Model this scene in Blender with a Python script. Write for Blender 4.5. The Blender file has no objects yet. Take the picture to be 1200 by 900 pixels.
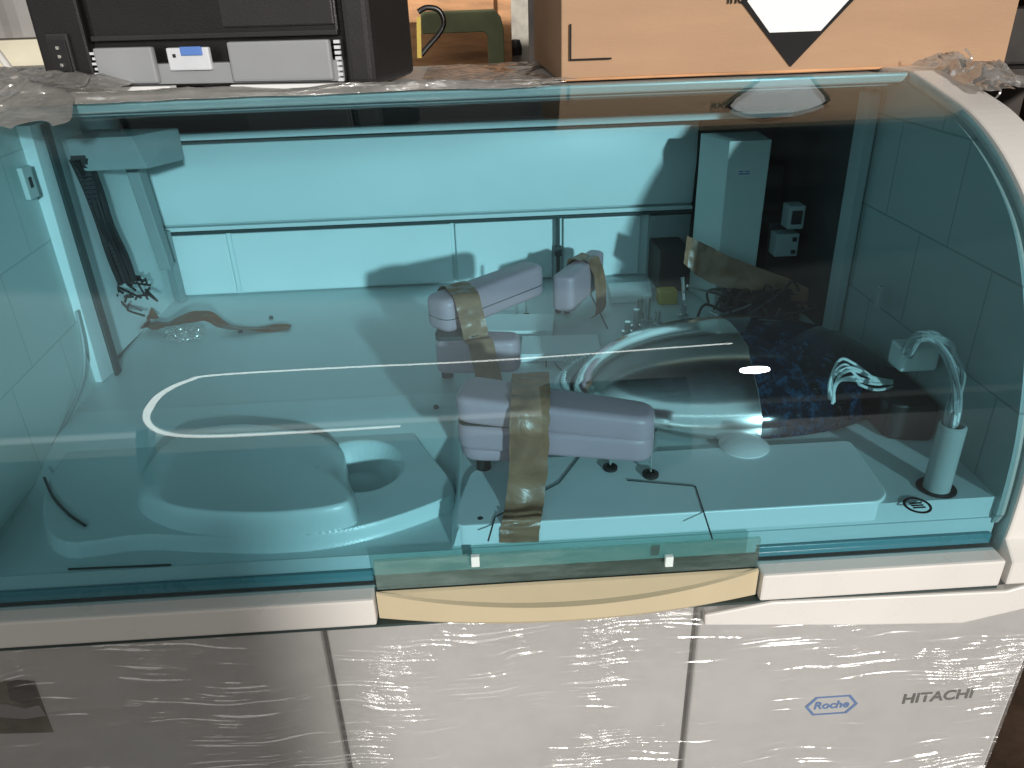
import bpy, bmesh, math, random
from mathutils import Vector, Matrix, noise
random.seed(7)
S = bpy.context.scene
COL = S.collection
V = Vector
# ------------------------------------------------------------------ camera frame (solved from the vanishing points)
FPX, CX, CY, H = 889.0, 600.0, 450.0, 0.45
UPV = V((60, -1750, 889)).normalized() * -1
DEP = V((-55, 450, 889)); DEP = (DEP - UPV * DEP.dot(UPV)).normalized()
XR = UPV.cross(DEP)
def ray(px, py):
    v = V((px - CX, -(py - CY), FPX))
    return V((v.dot(XR), v.dot(DEP), v.dot(UPV)))
def onp(px, py, ax, val):
    r = ray(px, py); c = V((0, 0, H)); return c + r * ((val - c[ax]) / r[ax])
def Z(px, py, z=0.0): return onp(px, py, 2, z)
def Yp(px, py, y): return onp(px, py, 1, y)
def Xp(px, py, x): return onp(px, py, 0, x)

# ------------------------------------------------------------------ materials
MATS = {}
def nodes(name):
    m = bpy.data.materials.new(name); m.use_nodes = True
    nt = m.node_tree; nt.nodes.clear()
    out = nt.nodes.new('ShaderNodeOutputMaterial')
    return m, nt, out
def N(nt, t, **kw):
    n = nt.nodes.new(t)
    for k, v in kw.items():
        if k in n.inputs.keys(): n.inputs[k].default_value = v
        else: setattr(n, k, v)
    return n
def mat(name, col, rough=0.5, metal=0.0, var=0.08, vscale=6.0, bump=0.0, bscale=80.0, coat=0.0, stretch=(1, 1, 1), rvar=0.12, spec=0.5, col2=None):
    m, nt, out = nodes(name)
    b = N(nt, 'ShaderNodeBsdfPrincipled'); L = nt.links.new
    L(b.outputs[0], out.inputs[0])
    tc = N(nt, 'ShaderNodeTexCoord'); mp = N(nt, 'ShaderNodeMapping'); mp.inputs['Scale'].default_value = stretch
    L(tc.outputs['Object'], mp.inputs[0])
    n1 = N(nt, 'ShaderNodeTexNoise', Scale=vscale, Detail=6.0, Roughness=0.6); L(mp.outputs[0], n1.inputs['Vector'])
    r = N(nt, 'ShaderNodeValToRGB'); c2 = col2 or tuple(c * (1 - var * 2) for c in col)
    r.color_ramp.elements[0].position = 0.3; r.color_ramp.elements[1].position = 0.7
    r.color_ramp.elements[0].color = (*c2, 1); r.color_ramp.elements[1].color = (*[min(1, c * (1 + var * .5)) for c in col], 1)
    L(n1.outputs[0], r.inputs[0]); L(r.outputs[0], b.inputs['Base Color'])
    n2 = N(nt, 'ShaderNodeTexNoise', Scale=vscale * 4, Detail=4.0); L(mp.outputs[0], n2.inputs['Vector'])
    mr = N(nt, 'ShaderNodeMapRange'); mr.inputs['To Min'].default_value = max(0.02, rough - rvar); mr.inputs['To Max'].default_value = min(1, rough + rvar)
    L(n2.outputs[0], mr.inputs[0]); L(mr.outputs[0], b.inputs['Roughness'])
    b.inputs['Metallic'].default_value = metal; b.inputs['Coat Weight'].default_value = coat; b.inputs['Specular IOR Level'].default_value = spec
    if bump:
        n3 = N(nt, 'ShaderNodeTexNoise', Scale=bscale, Detail=5.0); L(mp.outputs[0], n3.inputs['Vector'])
        bp = N(nt, 'ShaderNodeBump', Strength=bump, Distance=0.002); L(n3.outputs[0], bp.inputs['Height']); L(bp.outputs[0], b.inputs['Normal'])
    return m
def glassmat(name, tint, ior=1.5, rough=0.0, haze=0.02, hazecol=(.8, .85, .85), bump=0.0):
    m, nt, out = nodes(name); L = nt.links.new
    tr = N(nt, 'ShaderNodeBsdfTransparent'); tr.inputs[0].default_value = (*tint, 1)
    gl = N(nt, 'ShaderNodeBsdfGlossy'); gl.inputs['Roughness'].default_value = rough
    geo = N(nt, 'ShaderNodeNewGeometry'); dt = N(nt, 'ShaderNodeVectorMath', operation='DOT_PRODUCT'); L(geo.outputs['Incoming'], dt.inputs[0]); L(geo.outputs['Normal'], dt.inputs[1])
    ab = N(nt, 'ShaderNodeMath', operation='ABSOLUTE'); L(dt.outputs['Value'], ab.inputs[0])
    om = N(nt, 'ShaderNodeMath', operation='SUBTRACT'); om.inputs[0].default_value = 1.0; L(ab.outputs[0], om.inputs[1])
    pw5 = N(nt, 'ShaderNodeMath', operation='POWER'); L(om.outputs[0], pw5.inputs[0]); pw5.inputs[1].default_value = 5.0
    fr = N(nt, 'ShaderNodeMath', operation='MULTIPLY_ADD'); L(pw5.outputs[0], fr.inputs[0]); f0 = ((ior - 1) / (ior + 1)) ** 2; fr.inputs[1].default_value = 1 - f0; fr.inputs[2].default_value = f0
    df = N(nt, 'ShaderNodeBsdfDiffuse'); df.inputs[0].default_value = (*hazecol, 1)
    tc = N(nt, 'ShaderNodeTexCoord'); mp = N(nt, 'ShaderNodeMapping'); mp.inputs['Scale'].default_value = (1.2, 5, 5); L(tc.outputs['Object'], mp.inputs[0])
    n1 = N(nt, 'ShaderNodeTexNoise', Scale=3.0, Detail=8.0, Roughness=0.75); L(mp.outputs[0], n1.inputs['Vector'])
    mr = N(nt, 'ShaderNodeMapRange'); mr.inputs['From Min'].default_value = .4; mr.inputs['From Max'].default_value = .75
    mr.inputs['To Min'].default_value = haze * .4; mr.inputs['To Max'].default_value = haze * 2.5; L(n1.outputs[0], mr.inputs[0])
    mx0 = N(nt, 'ShaderNodeMixShader'); L(mr.outputs[0], mx0.inputs[0]); L(tr.outputs[0], mx0.inputs[1]); L(df.outputs[0], mx0.inputs[2])
    mx = N(nt, 'ShaderNodeMixShader'); L(fr.outputs[0], mx.inputs[0]); L(mx0.outputs[0], mx.inputs[1]); L(gl.outputs[0], mx.inputs[2])
    if bump:
        n3 = N(nt, 'ShaderNodeTexNoise', Scale=4.0, Detail=1.0); L(tc.outputs['Object'], n3.inputs['Vector'])
        bp = N(nt, 'ShaderNodeBump', Strength=bump, Distance=0.01); L(n3.outputs[0], bp.inputs['Height'])
        L(bp.outputs[0], gl.inputs['Normal'])
    L(mx.outputs[0], out.inputs[0]); return m
def filmmat(name, scale, tint=(.94, .92, .9), milk=.2, rough=.12, strength=.9, dist=.004, gloss=.16):
    """clear stretch film: mostly see-through, milky where it is doubled, glossy creases"""
    m, nt, out = nodes(name); L = nt.links.new
    tr = N(nt, 'ShaderNodeBsdfTransparent'); tr.inputs[0].default_value = (*tint, 1)
    gl = N(nt, 'ShaderNodeBsdfGlossy'); gl.inputs['Roughness'].default_value = rough
    df = N(nt, 'ShaderNodeBsdfDiffuse'); df.inputs[0].default_value = (.86, .84, .81, 1)
    tc = N(nt, 'ShaderNodeTexCoord'); mp = N(nt, 'ShaderNodeMapping'); mp.inputs['Scale'].default_value = scale; mp.inputs['Rotation'].default_value = (0, math.radians(4), 0)
    nd = N(nt, 'ShaderNodeTexNoise', Scale=5.0, Detail=2.0); L(tc.outputs['Object'], nd.inputs['Vector'])
    vm = N(nt, 'ShaderNodeVectorMath'); vm.operation = 'MULTIPLY_ADD'; L(nd.outputs['Color'], vm.inputs[0]); vm.inputs[1].default_value = (.03, .03, .07); L(tc.outputs['Object'], vm.inputs[2])
    L(vm.outputs[0], mp.inputs[0])
    n1 = N(nt, 'ShaderNodeTexNoise', Scale=1.0, Detail=7.0, Roughness=.62); L(mp.outputs[0], n1.inputs['Vector'])
    try: n1.noise_type = 'RIDGED_MULTIFRACTAL'
    except Exception: pass
    n2 = N(nt, 'ShaderNodeTexNoise', Scale=6.0, Detail=4.0, Roughness=.65); L(tc.outputs['Object'], n2.inputs['Vector'])
    mk = N(nt, 'ShaderNodeMapRange'); mk.inputs['From Min'].default_value = .40; mk.inputs['From Max'].default_value = .62; mk.inputs['To Min'].default_value = .2; L(n2.outputs[0], mk.inputs[0])
    n5 = N(nt, 'ShaderNodeTexNoise', Scale=1.0, Detail=5.0, Roughness=.6); mp5 = N(nt, 'ShaderNodeMapping'); mp5.inputs['Scale'].default_value = (55, 55, 110); mp5.inputs['Rotation'].default_value = (0, math.radians(-12), 0); L(vm.outputs[0], mp5.inputs[0]); L(mp5.outputs[0], n5.inputs['Vector'])
    mk5 = N(nt, 'ShaderNodeMapRange'); mk5.inputs['From Min'].default_value = .50; mk5.inputs['From Max'].default_value = .64; mk5.inputs['To Max'].default_value = 1.1; L(n2.outputs[0], mk5.inputs[0])
    m5 = N(nt, 'ShaderNodeMath', operation='MULTIPLY'); L(n5.outputs[0], m5.inputs[0]); L(mk5.outputs[0], m5.inputs[1])
    mh = N(nt, 'ShaderNodeMath', operation='MULTIPLY_ADD'); L(n1.outputs[0], mh.inputs[0]); L(mk.outputs[0], mh.inputs[1]); L(m5.outputs[0], mh.inputs[2])
    bp = N(nt, 'ShaderNodeBump', Strength=strength, Distance=dist); L(mh.outputs[0], bp.inputs['Height']); L(bp.outputs[0], gl.inputs['Normal'])
    mr = N(nt, 'ShaderNodeMapRange'); mr.inputs['From Min'].default_value = .35; mr.inputs['From Max'].default_value = .72
    mr.inputs['To Min'].default_value = milk * .7; mr.inputs['To Max'].default_value = milk * 1.3; L(n2.outputs[0], mr.inputs[0])
    mx0 = N(nt, 'ShaderNodeMixShader'); L(mr.outputs[0], mx0.inputs[0]); L(tr.outputs[0], mx0.inputs[1]); L(df.outputs[0], mx0.inputs[2])
    mg = N(nt, 'ShaderNodeMapRange'); mg.inputs['From Min'].default_value = .38; mg.inputs['From Max'].default_value = .7
    mg.inputs['To Min'].default_value = gloss * .8; mg.inputs['To Max'].default_value = gloss * 1.3; L(n2.outputs[0], mg.inputs[0])
    mx = N(nt, 'ShaderNodeMixShader'); L(mg.outputs[0], mx.inputs[0]); L(mx0.outputs[0], mx.inputs[1]); L(gl.outputs[0], mx.inputs[2])
    L(mx.outputs[0], out.inputs[0]); return m
def tapemat(name, col, alpha=.25):
    m, nt, out = nodes(name); L = nt.links.new
    b = N(nt, 'ShaderNodeBsdfPrincipled'); b.inputs['Roughness'].default_value = .3
    tc = N(nt, 'ShaderNodeTexCoord')
    n1 = N(nt, 'ShaderNodeTexNoise', Scale=28.0, Detail=6.0, Roughness=.6, Distortion=.8); L(tc.outputs['Object'], n1.inputs['Vector'])
    r = N(nt, 'ShaderNodeValToRGB'); r.color_ramp.elements[0].color = (*[c * .72 for c in col], 1); r.color_ramp.elements[1].color = (*[c * 1.25 for c in col], 1)
    r.color_ramp.elements[0].position = .35; r.color_ramp.elements[1].position = .68
    L(n1.outputs[0], r.inputs[0]); L(r.outputs[0], b.inputs['Base Color'])
    bp = N(nt, 'ShaderNodeBump', Strength=.5, Distance=.003); L(n1.outputs[0], bp.inputs['Height']); L(bp.outputs[0], b.inputs['Normal'])
    tr = N(nt, 'ShaderNodeBsdfTransparent'); tr.inputs[0].default_value = (*[min(1, c * 2.2) for c in col], 1)
    mx = N(nt, 'ShaderNodeMixShader'); mx.inputs[0].default_value = alpha; L(b.outputs[0], mx.inputs[1]); L(tr.outputs[0], mx.inputs[2])
    L(mx.outputs[0], out.inputs[0]); return m

M = dict(
    shell=mat('shell_white', (.74, .70, .66), .42, var=.04, bump=.05, bscale=300),
    shellb=mat('shell_panel', (.56, .565, .565), .45, var=.05, bump=.05, bscale=300),
    rim=mat('rim_white', (.69, .67, .64), .3, var=.03),
    beige=mat('handle_beige', (.54, .46, .31), .42, var=.04, bump=.04, bscale=250),
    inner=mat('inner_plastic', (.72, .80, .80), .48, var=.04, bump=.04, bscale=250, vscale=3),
    innerb=mat('inner_panel', (.78, .86, .86), .4, var=.03, vscale=3),
    deck=mat('deck_plastic', (.60, .70, .70), .36, var=.05, bump=.05, bscale=300, vscale=4),
    cover=mat('cover_plastic', (.66, .78, .78), .33, var=.03, bump=.02, bscale=200),
    innerd=mat('inner_dark', (.014, .018, .018), .6, var=.2),  # darkened to carry the shade of the right rear interior
    black=mat('black_plastic', (.012, .012, .014), .5, var=.2),
    seam=mat('seam_dark', (.03, .05, .05), .6),
    arm=mat('arm_shell', (.52, .36, .41), .4, var=.04, vscale=14),
    steel=mat('steel', (.75, .75, .73), .2, 1.0),
    darksteel=mat('dark_steel', (.10, .10, .10), .35, 1.0),
    column=mat('column_grey', (.62, .70, .68), .4, var=.05),
    grey=mat('control_grey', (.34, .40, .40), .5),
    tube=mat('clear_tube', (.70, .80, .80), .25),
    hose=mat('hose_grey', (.34, .40, .40), .3),
    sleeve=mat('sleeve_grey', (.38, .44, .43), .35),
    yellow=mat('yellow_paint', (.55, .40, .06), .5, var=.15),
    label=mat('label_white', (.70, .70, .70), .5, var=.02),
    ink=mat('ink_black', (.008, .008, .009), .7, var=.1, spec=.2),
    blue=mat('ink_blue', (.06, .20, .50), .4),
    greyink=mat('ink_grey', (.06, .06, .065), .45),
    printer=mat('printer_black', (.006, .0055, .0055), .42, var=.15, bump=.25, bscale=600, vscale=8),
    printer2=mat('printer_charcoal', (.018, .017, .017), .4, var=.1, bump=.2, bscale=600),
    pgrey=mat('printer_grey', (.27, .28, .29), .45, var=.06),
    plight=mat('printer_light_grey', (.62, .64, .68), .4),
    pblue=mat('latch_blue', (.10, .22, .58), .4),
    card=mat('cardboard', (.40, .255, .16), .8, var=.05, vscale=5, bump=.25, bscale=120, stretch=(1, 1, 6), spec=.15),
    wood=mat('plywood', (.66, .34, .16), .7, var=.3, vscale=5, bump=.3, bscale=60, stretch=(1, 1, 7)),
    green=mat('green_paint', (.22, .24, .12), .5, var=.2, vscale=9),
    field=mat('picture_green', (.13, .13, .09), .5, var=.35, vscale=30),
    dirtyw=mat('dirty_white', (.50, .48, .42), .6, var=.3, vscale=14),
    corr=mat('corrugated', (.26, .25, .24), .55, var=.1),
    cream=mat('cream_paint', (.62, .57, .44), .5, var=.08),
    seal=mat('edge_teal', (.10, .27, .30), .3),
    navy=mat('navy_paint', (.02, .05, .09), .4),
    brown=mat('brown_ground', (.11, .065, .04), .8, var=.3, vscale=8, bump=.5, bscale=40),
    junk=mat('dark_clutter', (.035, .025, .02), .7, var=.5, vscale=9, bump=.4, bscale=30),
    tape=tapemat('brown_tape', (.36, .20, .12), .18),
    taped=tapemat('dark_tape', (.20, .09, .05), .10),
    glass=glassmat('teal_glass', (.72, .876, .915), 1.56, haze=.0018, bump=.04),
    strip=glassmat('strip_glass', (.70, .82, .79), 1.45, rough=.12, haze=.12, hazecol=(.50, .66, .62)),
    film=filmmat('stretch_film', (8, 8, 190), tint=(.985, .983, .98), milk=.07, gloss=.12, rough=.18, strength=1.0, dist=.0062),
    filmx=filmmat('crumpled_film', (60, 60, 60), milk=.24, strength=1.0, gloss=.34, rough=.12, dist=.010),
    filmc=filmmat('clear_bag', (60, 60, 60), milk=.25, gloss=.4),
)
# side walls: pressed panel joints in the sheet
def wallmat(name, col, line):
    m, nt, out = nodes(name); L = nt.links.new
    b = N(nt, 'ShaderNodeBsdfPrincipled'); b.inputs['Roughness'].default_value = .45; L(b.outputs[0], out.inputs[0])
    tc = N(nt, 'ShaderNodeTexCoord'); mp = N(nt, 'ShaderNodeMapping'); mp.inputs['Rotation'].default_value = (0, math.radians(90), math.radians(90))
    sep = N(nt, 'ShaderNodeSeparateXYZ'); L(tc.outputs['Object'], sep.inputs[0]); cb = N(nt, 'ShaderNodeCombineXYZ'); L(sep.outputs[1], cb.inputs[0]); L(sep.outputs[2], cb.inputs[1])
    br = N(nt, 'ShaderNodeTexBrick'); L(cb.outputs[0], br.inputs['Vector'])
    br.inputs['Color1'].default_value = (*col, 1); br.inputs['Color2'].default_value = (*[c * .97 for c in col], 1); br.inputs['Mortar'].default_value = (*line, 1)
    br.inputs['Scale'].default_value = 1.0; br.inputs['Brick Width'].default_value = .135; br.inputs['Row Height'].default_value = .11; br.inputs['Mortar Size'].default_value = .0011
    br.offset = 0.4; L(br.outputs['Color'], b.inputs['Base Color'])
    bp = N(nt, 'ShaderNodeBump', Strength=.6, Distance=.002); bp.invert = True; L(br.outputs['Fac'], bp.inputs['Height']); L(bp.outputs[0], b.inputs['Normal'])
    return m
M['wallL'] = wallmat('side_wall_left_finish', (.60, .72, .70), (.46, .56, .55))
M['wallR'] = wallmat('side_wall_right_shaded', (.32, .38, .37), (.20, .25, .245))  # wall colour darkened to paint in the shade on the right side
# polished reaction disk lid: reflection edge painted in, bright steel left, scratched blue-black right
def diskmat():
    m, nt, out = nodes('lid_reflection_split'); L = nt.links.new
    b = N(nt, 'ShaderNodeBsdfPrincipled'); L(b.outputs[0], out.inputs[0])
    tc = N(nt, 'ShaderNodeTexCoord'); sep = N(nt, 'ShaderNodeSeparateXYZ'); L(tc.outputs['Object'], sep.inputs[0])
    nz = N(nt, 'ShaderNodeTexNoise', Scale=9.0, Detail=2.0); L(tc.outputs['Object'], nz.inputs['Vector'])
    ad = N(nt, 'ShaderNodeMath', operation='MULTIPLY_ADD'); L(nz.outputs[0], ad.inputs[0]); ad.inputs[1].default_value = .02; L(sep.outputs[0], ad.inputs[2])
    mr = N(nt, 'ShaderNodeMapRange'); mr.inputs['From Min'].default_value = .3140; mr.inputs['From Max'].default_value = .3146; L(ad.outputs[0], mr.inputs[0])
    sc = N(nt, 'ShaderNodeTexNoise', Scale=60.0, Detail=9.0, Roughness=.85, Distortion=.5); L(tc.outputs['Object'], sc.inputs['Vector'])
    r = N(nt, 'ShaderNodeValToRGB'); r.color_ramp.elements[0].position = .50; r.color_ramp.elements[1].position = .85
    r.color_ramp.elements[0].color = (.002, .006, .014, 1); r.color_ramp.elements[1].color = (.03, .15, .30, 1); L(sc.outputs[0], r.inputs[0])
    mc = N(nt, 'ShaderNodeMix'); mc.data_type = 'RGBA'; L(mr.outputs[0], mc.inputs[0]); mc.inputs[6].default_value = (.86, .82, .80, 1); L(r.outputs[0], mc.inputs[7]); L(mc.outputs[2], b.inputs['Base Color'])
    iv = N(nt, 'ShaderNodeMath', operation='SUBTRACT'); iv.inputs[0].default_value = 1.0; L(mr.outputs[0], iv.inputs[1]); iv2 = N(nt, 'ShaderNodeMath', operation='MULTIPLY'); L(iv.outputs[0], iv2.inputs[0]); iv2.inputs[1].default_value = 1.0; L(iv2.outputs[0], b.inputs['Metallic'])
    ro = N(nt, 'ShaderNodeMapRange'); ro.inputs['To Min'].default_value = .15; ro.inputs['To Max'].default_value = .09; L(mr.outputs[0], ro.inputs[0]); L(ro.outputs[0], b.inputs['Roughness'])
    w = N(nt, 'ShaderNodeTexNoise', Scale=14.0, Detail=2.0); L(tc.outputs['Object'], w.inputs['Vector'])
    bp = N(nt, 'ShaderNodeBump', Strength=.12, Distance=.006); L(w.outputs[0], bp.inputs['Height']); L(bp.outputs[0], b.inputs['Normal'])
    return m
M['disk'] = diskmat()

# ------------------------------------------------------------------ object helpers
def origin(o):
    p = V((0, 0, 0))
    while o: p = p + o.location; o = o.parent
    return p
def obj(name, bm, m, parent=None, smooth=False, loc=None):
    bmesh.ops.recalc_face_normals(bm, faces=bm.faces)
    me = bpy.data.meshes.new(name); o = bpy.data.objects.new(name, me); COL.objects.link(o)
    if parent: o.parent = parent; org = origin(parent)
    else:
        o.location = V(loc) if loc else V((0, 0, 0)); org = o.location.copy()
    bmesh.ops.translate(bm, verts=bm.verts, vec=-org)
    bm.to_mesh(me); bm.free(); me.materials.append(M[m])
    if smooth:
        for p in me.polygons: p.use_smooth = True
        try: me.set_sharp_from_angle(angle=math.radians(38))
        except Exception: pass
    return o
def empty(name, loc):
    o = bpy.data.objects.new(name, None); COL.objects.link(o); o.location = V(loc); o.empty_display_size = .05; return o
def tag(o, label=None, cat=None, group=None, kind=None):
    for k, v in (('label', label), ('category', cat), ('group', group), ('kind', kind)):
        if v: o[k] = v
    return o
def bev(bm, w, seg=2, faces=None):
    if w: bmesh.ops.bevel(bm, geom=[e for e in bm.edges if e.is_manifold and e.calc_face_angle(0) > .5], offset=w, segments=seg, affect='EDGES', profile=.6, clamp_overlap=True)
def add(bm, b2):
    me = bpy.data.meshes.new('t'); b2.to_mesh(me); b2.free(); bm.from_mesh(me); bpy.data.meshes.remove(me); return bm
def box(a, b, w=0.0, seg=2, rz=0, bm=None):
    t = bmesh.new(); bmesh.ops.create_cube(t, size=1)
    a = V(a); b = V(b); c = (a + b) / 2; s = b - a
    for v in t.verts: v.co = V((v.co.x * s.x, v.co.y * s.y, v.co.z * s.z))
    bev(t, w, seg)
    if rz: bmesh.ops.rotate(t, verts=t.verts, cent=(0, 0, 0), matrix=Matrix.Rotation(rz, 3, 'Z'))
    bmesh.ops.translate(t, verts=t.verts, vec=c)
    return add(bm, t) if bm else t
def hull8(p, w=0.0, seg=2, bm=None):
    """box through 8 corners: 4 bottom ring, 4 top ring"""
    t = bmesh.new(); v = [t.verts.new(V(q)) for q in p]
    for f in ((0, 1, 2, 3), (4, 5, 6, 7), (0, 1, 5, 4), (1, 2, 6, 5), (2, 3, 7, 6), (3, 0, 4, 7)): t.faces.new([v[i] for i in f])
    bmesh.ops.recalc_face_normals(t, faces=t.faces); bev(t, w, seg)
    return add(bm, t) if bm else t
def prism(pts, z0, z1, w=0.0, seg=3, bm=None, axis='z'):
    t = bmesh.new(); lo = []; hi = []
    for p in pts:
        a, b = p[0], p[1]
        f = {'z': lambda h: (a, b, h), 'y': lambda h: (a, h, b), 'x': lambda h: (h, a, b)}[axis]
        lo.append(t.verts.new(f(z0))); hi.append(t.verts.new(f(z1)))
    n = len(pts); t.faces.new(lo); t.faces.new(hi)
    for i in range(n): t.faces.new((lo[i], lo[(i + 1) % n], hi[(i + 1) % n], hi[i]))
    bmesh.ops.recalc_face_normals(t, faces=t.faces)
    if w:
        es = [e for e in t.edges if e.is_manifold and e.calc_face_angle(0) > .9]
        bmesh.ops.bevel(t, geom=es, offset=w, segments=seg, affect='EDGES', profile=.5, clamp_overlap=True)
    return add(bm, t) if bm else t
def rpoly(pts, r, n=6):
    """round the corners of a polygon"""
    out = []; k = len(pts)
    for i in range(k):
        a, p, b = V(pts[i - 1]).to_2d(), V(pts[i]).to_2d(), V(pts[(i + 1) % k]).to_2d()
        rr = min(r, (a - p).length * .48, (b - p).length * .48)
        s = p + (a - p).normalized() * rr; e = p + (b - p).normalized() * rr
        for j in range(n + 1):
            t = j / n; out.append(s * (1 - t) ** 2 + p * 2 * t * (1 - t) + e * t * t)
    return out
def spline(pts, n=8, closed=False):
    P_ = [V(p) for p in pts]; out = []; k = len(P_)
    rng = range(k) if closed else range(k - 1)
    for i in rng:
        g = lambda j: P_[j % k] if closed else P_[max(0, min(k - 1, j))]
        a, b, c, d = g(i - 1), g(i), g(i + 1), g(i + 2)
        for j in range(n):
            t = j / n
            out.append(.5 * ((2 * b) + (c - a) * t + (2 * a - 5 * b + 4 * c - d) * t * t + (3 * b - a - 3 * c + d) * t ** 3))
    if not closed: out.append(P_[-1])
    return out
def tube(pts, r, seg=8, bm=None, sm=6, rs=None):
    pts = spline(pts, sm) if sm else [V(p) for p in pts]
    t = bmesh.new(); rings = []; up = V((.13, .21, .97))
    for i, p in enumerate(pts):
        d = (pts[min(i + 1, len(pts) - 1)] - pts[max(i - 1, 0)]).normalized()
        u = up - d * up.dot(d)
        if u.length < .05: u = V((1, 0, 0)) - d * d.x
        u.normalize(); w = d.cross(u); up = u
        rr = rs(i / (len(pts) - 1)) if rs else r
        rings.append([t.verts.new(p + (u * math.cos(a) + w * math.sin(a)) * rr) for a in [2 * math.pi * k / seg for k in range(seg)]])
    for a, b in zip(rings, rings[1:]):
        for k in range(seg): t.faces.new((a[k], a[(k + 1) % seg], b[(k + 1) % seg], b[k]))
    t.faces.new(rings[0]); t.faces.new(rings[-1])
    return add(bm, t) if bm else t
def lathe(prof, c, seg=64, bm=None):
    t = bmesh.new(); rings = []
    for r, z in prof:
        if r < 1e-6: rings.append([t.verts.new((c[0], c[1], z))]); continue
        rings.append([t.verts.new((c[0] + r * math.cos(2 * math.pi * k / seg), c[1] + r * math.sin(2 * math.pi * k / seg), z)) for k in range(seg)])
    for a, b in zip(rings, rings[1:]):
        for k in range(seg):
            if len(a) == 1: t.faces.new((a[0], b[k], b[(k + 1) % seg]))
            elif len(b) == 1: t.faces.new((a[k], a[(k + 1) % seg], b[0]))
            else: t.faces.new((a[k], a[(k + 1) % seg], b[(k + 1) % seg], b[k]))
    return add(bm, t) if bm else t
def cyl(c, r, z0, z1, seg=24, bm=None): return lathe([(0, z0), (r, z0), (r, z1), (0, z1)], c, seg, bm)
def ribbon(path, side, th=.0006, wob=.0, bm=None, sm=8, seed=0):
    """a strip of tape: centre path, half width vector per point, real thickness"""
    pts = spline(path, sm); sd = spline(side, sm); t = bmesh.new(); rows = []; nw = 6
    for i, (p, s) in enumerate(zip(pts, sd)):
        d = pts[min(i + 1, len(pts) - 1)] - pts[max(i - 1, 0)]; nrm = s.cross(d).normalized()
        if nrm.z < 0 : nrm = -nrm
        top = []; bot = []
        for k in range(nw + 1):
            u = -1 + 2 * k / nw; q = p + s * (u * (1 + .06 * noise.noise(V((i * .35, seed, u)))))
            q = q + nrm * wob * noise.noise(V((i * .3 + seed, u * 1.5, seed * 2.1)))
            top.append(t.verts.new(q + nrm * th)); bot.append(t.verts.new(q))
        rows.append((top, bot))
    for (a, b), (c, d) in zip(rows, rows[1:]):
        for k in range(nw):
            t.faces.new((a[k], a[k + 1], c[k + 1], c[k])); t.faces.new((b[k], d[k], d[k + 1], b[k + 1]))
        t.faces.new((a[0], c[0], d[0], b[0])); t.faces.new((a[-1], b[-1], d[-1], c[-1]))
    for a, b in (rows[0], rows[-1]):
        for k in range(nw): t.faces.new((a[k], a[k + 1], b[k + 1], b[k]))
    return add(bm, t) if bm else t
def sheet(fn, nu, nv, th=.0006):
    """fn(u,v) -> (point, normal); thin closed sheet"""
    t = bmesh.new(); A = []; B = []
    for i in range(nu + 1):
        ra = []; rb = []
        for j in range(nv + 1):
            p, n = fn(i / nu, j / nv); ra.append(t.verts.new(p + n * th)); rb.append(t.verts.new(p))
        A.append(ra); B.append(rb)
    for i in range(nu):
        for j in range(nv):
            t.faces.new((A[i][j], A[i + 1][j], A[i + 1][j + 1], A[i][j + 1])); t.faces.new((B[i][j], B[i][j + 1], B[i + 1][j + 1], B[i + 1][j]))
    for i in range(nu):
        t.faces.new((A[i][0], B[i][0], B[i + 1][0], A[i + 1][0])); t.faces.new((A[i][nv], A[i + 1][nv], B[i + 1][nv], B[i][nv]))
    for j in range(nv):
        t.faces.new((A[0][j], A[0][j + 1], B[0][j + 1], B[0][j])); t.faces.new((A[nu][j], B[nu][j], B[nu][j + 1], A[nu][j + 1]))
    return t
def text_bm(s, size, loc, right, up, ext=.0003, shear=0.0, bold=0.0):
    cu = bpy.data.curves.new('txt', 'FONT'); cu.body = s; cu.size = size; cu.extrude = ext; cu.shear = shear; cu.offset = bold; cu.align_x = 'CENTER'; cu.align_y = 'CENTER'
    o = bpy.data.objects.new('txt', cu); COL.objects.link(o); bpy.context.view_layer.update()
    me = bpy.data.meshes.new_from_object(o.evaluated_get(bpy.context.evaluated_depsgraph_get()))
    bpy.data.objects.remove(o); bpy.data.curves.remove(cu)
    bm = bmesh.new(); bm.from_mesh(me); bpy.data.meshes.remove(me)
    r = V(right).normalized(); u = V(up).normalized(); n = r.cross(u)
    bmesh.ops.transform(bm, verts=bm.verts, matrix=Matrix.Translation(V(loc)) @ Matrix((r, u, n)).transposed().to_4x4())
    return bm

# ================================================================== THE ANALYZER
A = tag(empty('laboratory_analyzer', (0, .95, -.9)), 'large white laboratory analyzer with curved teal glass cover over a blue-tinted working deck', 'analyzer')
prof = [(.577, -.055), (.5755, -.02), (.577, .03), (.583, .08), (.6, .145), (.628, .205), (.667, .257), (.722, .298), (.783, .327), (.845, .3430), (.913, .358)]
PS = spline([(a, b, 0) for a, b in prof], 6)
XL, XRR = -.535, .503
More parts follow.
